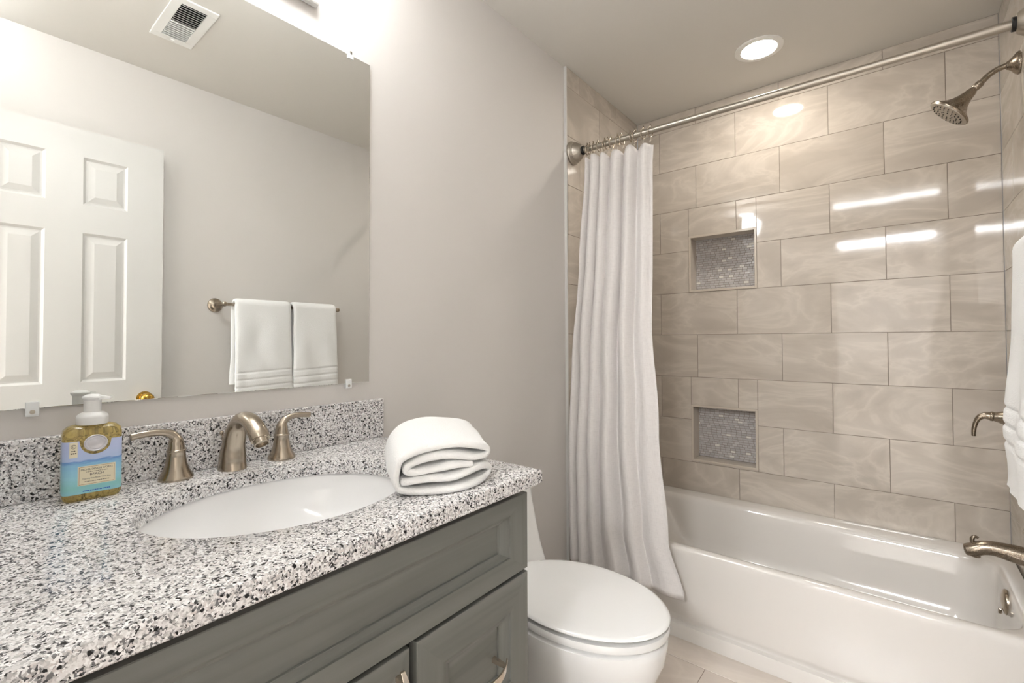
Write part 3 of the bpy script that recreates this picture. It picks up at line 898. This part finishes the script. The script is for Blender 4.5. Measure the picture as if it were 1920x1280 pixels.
# folded towel on the counter
fold = [(-.001, .0255), (.030, .0275), (.058, .0285), (.085, .0285), (.115, .0300), (.150, .032), (.178, .030), (.193, .0225), (.183, .0135), (.155, .0085), (.10, .0075), (.04, .0075), (.008, .009), (-.009, .016), (-.014, .030), (-.012, .048), (-.005, .065), (.018, .0770), (.050, .0815), (.098, .082), (.150, .075), (.180, .066), (.189, .0580), (.178, .0515), (.150, .0530), (.110, .0610), (.070, .0665), (.036, .0640), (.012, .0545), (.0045, .0445), (.022, .0405), (.060, .0455), (.098, .0480), (.135, .0425)]
m = MB()
rows = []
TB = Vector((.500, -2.180, CT + .0005))
ax = Vector((.22, .975, 0)); on = Vector((.975, -.22, 0)); ay = Vector((-.86, .51, 0)).normalized()
ND = 26
qs = [(0, .15), (.0012 / .19, .58), (.0030 / .19, .84), (.0055 / .19, .98)] + [(.05 + .90 * j / ND, 1) for j in range(ND + 1)] + [(1 - .0055 / .19, .98), (1 - .003 / .19, .84), (1 - .0012 / .19, .58), (1, .15)]
for q, tf in qs:
    row = []
    for w, z in ribbon(fold, .0128 * tf, 4):
        hgt = z / .088
        grow = 1 + .30 * math.sin(min(1, q * 1.15) * PI / 2) - .10 * max(0, q - .8) / .2
        zz = z * grow + noise.noise(Vector((w * 16, z * 30, q * 2.5))) * .0035 * (1 if z > .02 else 0)
        o_ = .040 * math.sin(PI * max(0, min(1, w / .2))) * (1 - q) * (1 - .75 * min(1, hgt))
        w2 = w + .010 * noise.noise(Vector((q * 3, z * 20, 7.7))) * q
        row.append(TB + ax * w2 + on * o_ + ay * (.19 * q) + Vector((0, 0, zz)))
    rows.append(row)
zmin = min(p.z for r in rows for p in r) - CT - .0005
rows = [[p - Vector((0, 0, zmin)) for p in r] for r in rows]
# close both ends by ribbon quads (outline is a strip: left side i with right side)
nb = len(rows[0])
m.grid(rows, close_u=True)
half = (nb - 4) // 2
def ends(row, sgn):
    Ls = row[:half]; Rs = row[half + 2:half + 2 + half][::-1]
    for i in range(half - 1):
        m.face([Ls[i], Ls[i + 1], Rs[i + 1], Rs[i]])
    m.face([row[half - 1], row[half], row[half + 1], row[half + 2]]); m.face([row[-3], row[-2], row[-1], row[0]])
ends(rows[0], 1); ends(rows[-1], -1)
ft = m.build('folded_towel', MT['terry'], org=tuple(TB), smooth=75)
tag(ft, 'thick white terry towel folded in layers on the granite counter corner', 'towel')

# ================================================================== toilet
T = thing('toilet', 'white one-piece toilet with closed lid between vanity and tub', 'toilet', (.40, -1.485, 0))
TY = -1.485
def egg(x0, af, ab, hw, cut, z, n=72, pw=1.0):
    out = []
    for k in range(n):
        a = 2 * PI * k / n
        c, s_ = math.cos(a), math.sin(a)
        x = x0 + (af if c > 0 else ab) * (abs(c) ** pw) * (1 if c > 0 else -1)
        out.append((max(x, cut), TY + hw * (abs(s_) ** pw) * (1 if s_ > 0 else -1), z))
    return out
m = MB()
rows = [egg(.40, .225, .35, .125, .03, 0), egg(.40, .23, .35, .128, .03, .02), egg(.41, .222, .36, .122, .03, .12), egg(.43, .235, .38, .145, .03, .25), egg(.45, .252, .40, .177, .03, .335), egg(.45, .258, .40, .186, .03, .375), egg(.45, .257, .40, .187, .03, .393), egg(.45, .248, .40, .178, .03, .400)]
m.grid(rows, close_u=True, cap0=True, cap1=True)
m.build('bowl', MT['porc'], T, smooth=50)
m = MB(); g = .0
rows = [egg(.45, .225, .22, .155, .225, .4005), egg(.45, .226, .22, .156, .225, .4060), egg(.45, .262, .248, .190, .212, .4085), egg(.45, .264, .25, .192, .21, .418), egg(.45, .262, .248, .190, .212, .4275), egg(.45, .226, .22, .156, .225, .4285), egg(.45, .225, .22, .155, .225, .4370)]
m.grid(rows, close_u=True, cap0=True, cap1=True); m.build('seat', MT['porc'], T, smooth=50)
m = MB()
rows = [egg(.45, .226, .22, .156, .225, .4372), egg(.45, .2615, .249, .1905, .211, .4385), egg(.45, .265, .251, .193, .21, .442), egg(.45, .262, .249, .190, .212, .4465)] + [egg(.45, .262 * k, .249 * k, .190 * k, .212 + (1 - k) * .05, .4465 + .006 * (1 - k * k) + .0015 * (1 if k < .97 else 0)) for k in (.96, .85, .65, .4, .15)]
m.grid(rows, close_u=True, cap0=True, cap1=True); m.build('lid', MT['porc'], T, smooth=50)
for y in (-.075, .075):
    m = MB(); m.lathe((.225, TY + y - .018, .425), (0, 1, 0), [(.004, 0), (.011, .002), (.011, .034), (.004, .036)], 18); m.build('hinge', MT['porc'], T, smooth=40)
def trect(x0, x1, hw, r, z, n=8):
    cx, cy = (x0 + x1) / 2, TY
    return [(cx + p, cy + q, z) for p, q in rrect((x1 - x0) / 2, hw, r, n)]
m = MB()
tk = [(.36, .235, .185), (.40, .218, .194), (.43, .203, .197), (.47, .187, .199), (.53, .170, .199), (.60, .154, .199), (.66, .142, .199), (.690, .138, .199)]
rows = [trect(.002, x1, hw, .035, z) for z, x1, hw in tk]
m.grid(rows, close_u=True, cap0=True, cap1=True); m.build('tank', MT['porc'], T, smooth=50)
m = MB(); rows = [trect(.0, .140, .200, .035, .691), trect(-.001, .146, .204, .036, .696), trect(-.001, .146, .204, .036, .712), trect(.002, .139, .198, .034, .718), trect(.02, .11, .17, .03, .7205)]
m.grid(rows, close_u=True, cap0=True, cap1=True); m.build('tank_lid', MT['porc'], T, smooth=50)
m = MB(); m.lathe((.07, TY, .7195), (0, 0, 1), [(.022, 0), (.022, .003), (.019, .0045), (.001, .0045)], 28); m.build('flush_button', MT['steel'], T, smooth=40)

# ================================================================== bathtub
B = thing('bathtub', 'white alcove bathtub with a flat apron below the tiled niches', 'bathtub', (.76, -.39, 0))
def tl(x0, x1, ya, yb, r, z, n=10):
    cx, cy, hw, hd = (x0 + x1) / 2, (ya + yb) / 2, (x1 - x0) / 2, (yb - ya) / 2
    o_ = []
    for ux, uy, a0 in ((1, 1, 0), (-1, 1, 90), (-1, -1, 180), (1, -1, 270)):
        for k in range(n + 1):
            a = R(a0 + 90 * k / n); o_.append((cx + ux * (hw - r) + r * math.cos(a), cy + uy * (hd - r) + r * math.sin(a), z))
    return o_
xa, xb, yk = .003, 1.520, -.003
rows = [tl(xa, xb, -.788, yk, .002, 0), tl(xa, xb, -.788, yk, .002, .052), tl(xa, xb, -.786, yk, .002, .056), tl(xa, xb, -.766, yk, .002, .059), tl(xa, xb, -.765, yk, .002, .066), tl(xa, xb, -.7745, yk, .002, .080), tl(xa, xb, -.7755, yk, .002, .090),
        tl(xa, xb, -.7755, yk, .002, .335), tl(xa, xb, -.774, yk, .002, .348), tl(xa + .001, xb - .001, -.769, yk - .001, .003, .357), tl(xa + .003, xb - .003, -.761, yk - .003, .004, .361),
        tl(.090, 1.476, -.742, -.090, .10, .361), tl(.097, 1.470, -.736, -.098, .105, .358), tl(.103, 1.465, -.731, -.106, .11, .350), tl(.108, 1.462, -.727, -.113, .11, .335),
        tl(.150, 1.458, -.718, -.130, .12, .26), tl(.215, 1.448, -.704, -.150, .12, .16), tl(.255, 1.435, -.690, -.168, .12, .115), tl(.300, 1.41, -.665, -.195, .11, .088), tl(.36, 1.35, -.61, -.25, .10, .078), tl(.5, 1.2, -.5, -.35, .06, .074)]
m = MB(); m.grid(rows, close_u=True, cap0=True, cap1=True)
m.build('tub_shell', MT['enamel'], B, smooth=45)
m = MB(); m.lathe((1.459, -.39, .311), (-1, 0, 0), [(.040, -.004), (.041, .002), (.038, .006), (.022, .011), (.001, .013)], 36); ov = m.build('overflow_plate', MT['nickel'], B, smooth=50)
m = MB(); m.box((1.440, -.395, .268), (1.449, -.385, .285)); m.build('overflow_lever', MT['nickel'], ov, bevel=.002)
m = MB(); m.lathe((1.22, -.40, .074), (0, 0, 1), [(.032, 0), (.032, .003), (.024, .005), (.001, .003)], 32); m.build('drain', MT['nickel'], B, smooth=40)

# tub spout
ty = -.39
s = thing('tub_spout', 'brushed nickel tub spout with diverter knob on the tiled right wall', 'tub faucet', (XR, ty, .48))
pth = smoothpath([(1.5225, ty, .474), (1.50, ty, .476), (1.465, ty, .480), (1.43, ty, .483), (1.405, ty, .478), (1.385, ty, .468), (1.367, ty, .462), (1.359, ty, .460)], 4)
n_ = len(pth)
r1 = [interp(i / (n_ - 1), [0, .15, .45, .7, .9, 1], [.030, .027, .023, .024, .021, .012]) for i in range(n_)]
r2 = [interp(i / (n_ - 1), [0, .15, .45, .7, .9, 1], [.036, .031, .024, .023, .019, .010]) for i in range(n_)]
m = MB(); m.tube(pth, r1, 28, r2)
m.build('spout_body', MT['nickeld'], s, smooth=60)
m = MB(); m.lathe((1.386, ty, .452), (-.12, 0, -1), [(.016, -.006), (.0165, .006), (.0150, .008), (.0125, .004)], 24); m.build('spout_mouth', MT['nickeld'], s, smooth=50)
m = MB(); m.tube(smoothpath([(1.383, ty, .484), (1.3805, ty, .497), (1.3825, ty, .507), (1.389, ty, .5125), (1.396, ty, .509)], 5), [.0065] * 9 + [.0062, .006, .006, .0058, .0055, .005, .0045] + [.004] * 5, 14)
m.build('diverter', MT['nickeld'], s, smooth=60)

# mixing valve
s = thing('shower_valve', 'brushed nickel shower lever valve on the tiled wall above the tub', 'shower control', (XR, ty, .925))
m = MB(); m.lathe((XR, ty, .925), (-1, 0, 0), [(.085, 0), (.086, .003), (.080, .007), (.060, .010), (.045, .013)], 48); m.build('escutcheon', MT['nickeld'], s, smooth=50)
m = MB(); m.lathe((XR, ty, .927), (-1, 0, .09), [(.043, .010), (.040, .022), (.037, .036), (.035, .038), (.028, .050), (.021, .064), (.0165, .076), (.0150, .083), (.0165, .085), (.0165, .090), (.0150, .092)], 36); m.build('valve_body', MT['nickeld'], s, smooth=40)
pth = smoothpath([(1.432, ty, .935), (1.420, ty, .9355), (1.409, ty, .931), (1.400, ty, .919), (1.394, ty, .900), (1.391, ty, .880), (1.3905, ty, .863)], 5)
n_ = len(pth)
m = MB(); m.tube(pth, [interp(i / (n_ - 1), [0, .3, .6, 1], [.0135, .0105, .0085, .0095]) for i in range(n_)], 20, [interp(i / (n_ - 1), [0, .3, .6, 1], [.0135, .010, .007, .006]) for i in range(n_)])
m.build('lever', MT['nickeld'], s, smooth=60)

# shower head
s = thing('shower', 'brushed nickel bell-shaped shower head on a bent arm', 'shower head', (XR, -.388, 2.135))
hy = -.388
m = MB(); m.lathe((XR, hy, 2.135), (-1, 0, 0), [(.037, 0), (.038, .004), (.034, .010), (.024, .018), (.016, .026), (.0125, .032)], 32); m.build('flange', MT['nickeld'], s, smooth=50)
m = MB(); m.tube(smoothpath([(XR - .005, hy, 2.135), (1.495, hy, 2.136), (1.470, hy, 2.131), (1.447, hy, 2.117), (1.427, hy, 2.096), (1.413, hy, 2.081)], 5), .0095, 18); m.build('arm', MT['nickeld'], s, smooth=60)
m = MB(); m.lathe((1.430, hy, 2.100), (-.72, 0, -.70), [(.0105, 0), (.0125, .002), (.0125, .022), (.010, .025), (.0125, .032), (.011, .040)], 20); m.build('swivel', MT['nickeld'], s, smooth=40)
hd = Vector((-.713, 0, -.70)); ho = Vector((1.407, hy, 2.076))
m = MB(); m.lathe(ho, hd, [(.012, -.004), (.0145, 0), (.0165, .012), (.0205, .028), (.028, .044), (.040, .060), (.056, .073), (.066, .079), (.0685, .083), (.067, .087)], 48); sh = m.build('shower_head', MT['nickeld'], s, smooth=50)
m = MB(); m.lathe(ho, hd, [(.066, .0855), (.064, .0895), (.035, .0915), (.001, .092)], 48)
m.build('spray_face', MT['steel'], sh, smooth=30)
m = MB()
dd = hd.normalized(); aa = Vector((0, 1, 0)); bb = dd.cross(aa)
for rr_, cnt in ((.018, 8), (.034, 14), (.050, 22)):
    for k in range(cnt):
        c = ho + dd * .0905 + aa * rr_ * math.cos(2 * PI * k / cnt) + bb * rr_ * math.sin(2 * PI * k / cnt)
        m.lathe(c, dd, [(.0022, 0), (.0018, .003), (.0004, .0035)], 6)
m.build('nozzles', MT['black'], sh)

# ================================================================== curtain rod, rings, curtain
RA, RB = Vector((0.0015, -.764, 2.106)), Vector((XR - .0015, -.740, 2.108))
def rodp(x): return RA + (RB - RA) * ((x - RA.x) / (RB.x - RA.x))
rd = (RB - RA).normalized()
s = thing('curtain_rod', 'satin nickel telescoping shower curtain rod across the tub', 'curtain rod', tuple(rodp(.76)))
for a, bx, r_ in ((.010, 1.07, .0128), (1.065, 1.315, .0115), (1.31, 1.512, .0135)):
    m = MB(); m.tube([rodp(a), rodp(bx)], r_, 24); m.build('tube', MT['steel'], s, smooth=50)
for P0, d_ in ((RA, rd), (RB, -rd)):
    m = MB(); m.lathe(P0, d_, [(.054, -.001), (.055, .006), (.052, .012), (.050, .013), (.049, .021), (.046, .023), (.044, .030), (.036, .042), (.029, .052), (.024, .056)], 40); fl = m.build('flange', MT['steel'], s, smooth=20)
    m = MB(); m.lathe(P0, d_, [(.020, .054), (.020, .064), (.0165, .065)], 28); m.build('gasket', MT['black'], fl, smooth=35)

# curtain: a pleated sheet; top gathered on the rings, hem swinging out in front of the apron
FU = [0, .05, .10, .17, .235, .31, .375, .50, .575, .70, .765, .90, 1]
FY = [.004, -.017, .012, -.022, .010, -.020, .014, -.026, .016, -.027, .010, -.014, .002]
def cur(u, q):
    """u 0..1 along the cloth, q 0 top .. 1 hem"""
    z = lerp(2.052, .185, q)
    xl = interp(q, [0, .25, .5, .78, 1], [.070, .048, .020, .006, .010])
    xr = interp(q, [0, .05, .4, .65, .88, 1], [.405, .400, .408, .438, .480, .540])
    us = u + .012 * math.sin(4 * q + 11 * u) * q
    k = 0
    fy_ = interp(us, FU, FY) * (1 + .25 * math.sin(3.1 * q + 9 * u)) * lerp(1.0, 1.15, q)
    slope = interp(us + .03, FU, FY) - interp(us - .03, FU, FY)
    x = lerp(xl, xr, u ** lerp(1, 1.12, q)) + .22 * slope * math.sin(PI * min(1, u * 8) / 2) * (1 - u ** 6)
    yc = lerp(-.768, -.824, sstep(q * 1.25)) - .022 * q * u
    y = yc + fy_ + .007 * noise.noise(Vector((u * 9, q * 5, 3.1))) + .0012 * noise.noise(Vector((u * 40, q * 60, 1.1)))
    x += .005 * noise.noise(Vector((u * 7, q * 4, 9.2)))
    y = min(y, -.7935 if z < .40 else -.745)
    x = max(x, .004)
    z += (-.010 * (fy_ / .02) - .012 * u) * (1 - q) ** 10 - .004 * (fy_ / .02) * q ** 12
    return Vector((x, y, z))
m = MB()
NU, NV = 300, 90
rows = [[cur(i / NU, j / NV) for i in range(NU + 1)] for j in range(NV + 1)]
m.grid(rows)
cu = m.build('shower_curtain', MT['curtain'], org=(.22, -.77, 2.05), smooth=180)
md = cu.modifiers.new('cloth_thickness', 'SOLIDIFY'); md.thickness = .0012; md.offset = 0
tag(cu, 'white linen shower curtain gathered at the left end of the rod', 'shower curtain')
# rings
ring_x = [.082, .094, .112, .140, .170, .186, .206, .236, .256, .298, .318, .356]
words = ['nearest the left rod flange', 'second from the left rod flange', 'third from the left rod flange', 'fourth from the left rod flange', 'fifth from the left rod flange', 'sixth from the left rod flange',
         'seventh from the left rod flange', 'sixth from the free edge of the curtain', 'fifth from the free edge of the curtain', 'fourth from the free edge of the curtain', 'third from the free edge of the curtain', 'second from the free edge of the curtain']
ring_x.append(.388); words.append('at the free edge of the curtain')
rr = random.Random(5)
pr = None
for k, x in enumerate(ring_x):
    p = rodp(x)
    lab = 'small metal curtain ring on the rod, ' + words[k]
    if pr is None:
        m = MB()
        pts = []
        for i in range(41):
            a = R(100 + 340 * i / 40)
            pts.append((p.x, p.y + .0185 * math.cos(a), p.z - .004 + .0225 * math.sin(a)))
        pts += [(p.x, p.y + .005, p.z + .0225), (p.x, p.y - .003, p.z + .029)]
        m.tube(pts, .0021, 8)
        pr = m.build('curtain_ring', MT['nickel'], org=tuple(p), smooth=60)
        m = MB(); m.tube(smoothpath([(p.x, p.y, p.z - .027), (p.x, p.y + .004, p.z - .036), (p.x, p.y - .003, p.z - .046), (p.x, p.y - .007, p.z - .040)], 4), .0019, 8); ch = m.build('hook', MT['steel'], pr, smooth=60)
        o = pr
    else:
        o = pr.copy(); COL.objects.link(o); o.location = p
        c2 = ch.copy(); COL.objects.link(c2); c2.parent = o
    o.rotation_euler = (0, rr.uniform(-.12, .12), rr.uniform(-.25, .25))
    tag(o, lab, 'curtain ring', 'curtain rings on the rod')

# ================================================================== towel bar and hanging towels
bx, bz = 1.420, 1.394
s = thing('towel_bar', 'brushed nickel towel bar on the right wall, seen in the mirror', 'towel bar', (XRP, -1.47, bz))
m = MB(); m.tube([(bx, -1.800, bz), (bx, -1.150, bz)], .0085, 20); m.build('bar', MT['nickel'], s, smooth=50)
for y in (-1.792, -1.158):
    m = MB(); m.lathe((XRP, y, bz), (-1, 0, 0), [(.036, 0), (.037, .004), (.034, .009), (.022, .014), (.012, .022), (.010, .034), (.010, XRP - bx - .012), (.0125, XRP - bx - .008), (.0125, XRP - bx + .010), (.008, XRP - bx + .013)], 28)
    m.build('post', MT['nickel'], s, smooth=50)
def hang(y0, y1, zb_f, zb_b, label, seed, flare):
    m = MB(); th = .0095; r_ = .0235
    # two nested cloth thicknesses read as one folded hand towel: centre line of an inverted U
    def prof(zf, zbk):
        P = []
        n = 120
        for i in range(n + 1): P.append((-1, lerp(zf, bz, i / n), 0))
        for i in range(1, 12): P.append((0, 0, PI * i / 12))
        for i in range(41): P.append((1, lerp(bz, zbk, i / 40), 0))
        return P
    NY = 36
    outer, inner = [], []
    for j in range(NY + 1):
        q = j / NY
        ro, ri = [], []
        for kind, z, a in prof(zb_f, zb_b):
            if kind == 0:
                ox, oz = -math.cos(a), math.sin(a); x0_, z0_ = 0, bz
            else:
                ox, oz = kind, 0; x0_, z0_ = 0, z
            drop = max(0, bz - (z if kind else bz))
            wob = noise.noise(Vector((q * 3.2 + seed, drop * 5.5, kind * 2.))) * .009 * min(1, drop * 5)
            sag = .018 * sstep(drop / .45) * (-1 if kind == -1 else .3)
            bulge = 0
            if kind == -1:
                for zc in (1.046, 1.008, .970):
                    bulge += .0045 * math.exp(-((z - zc - .012 * (q - .5)) / .0045) ** 2)
                bulge -= .003 * math.exp(-((z - .985) / .05) ** 2)
                bulge -= .006 * (.5 + .5 * math.cos((z - .84) / .018)) * (1 if z < .90 else 0)
            y = lerp(y0, y1, q) + flare * (q - .5) * sstep(drop / .6) * 2 + .004 * noise.noise(Vector((z * 7, seed, q * 2)))
            # rounded corners of the folded edge
            e = min(q, 1 - q); rs = 1 - .55 * math.exp(-e / .02)
            if kind == 0: zt_ = (r_ + th) * rs
            oo = (r_ + th * rs) if True else 0
            xx = bx + ox * oo + (sag + wob + bulge) * 1.0
            xi = bx + ox * (r_ - th * rs) + (sag + wob + bulge)
            ro.append((xx, y, z0_ + oz * oo)); ri.append((xi, y, z0_ + oz * (r_ - th * rs)))
        outer.append(ro); inner.append(ri)
    n = len(outer[0])
    rows = [o_ + i_[::-1] for o_, i_ in zip(outer, inner)]
    m.grid(rows, close_u=True)
    for rw in (rows[0], rows[-1]):
        for i in range(n - 1):
            m.face([rw[i], rw[i + 1], rw[2 * n - 2 - i], rw[2 * n - 1 - i]])
    o = m.build('hand_towel', MT['terry'], org=(bx, (y0 + y1) / 2, bz), smooth=60)
    tag(o, label, 'towel', 'towels on the towel bar')
hang(-1.748, -1.460, .88, .98, 'white towel on the wall bar nearer the bar post visible in the mirror', 1.3, .004)
hang(-1.443, -1.182, .875, .97, 'white towel on the wall bar nearer the tub, also at the right edge', 4.7, .006)
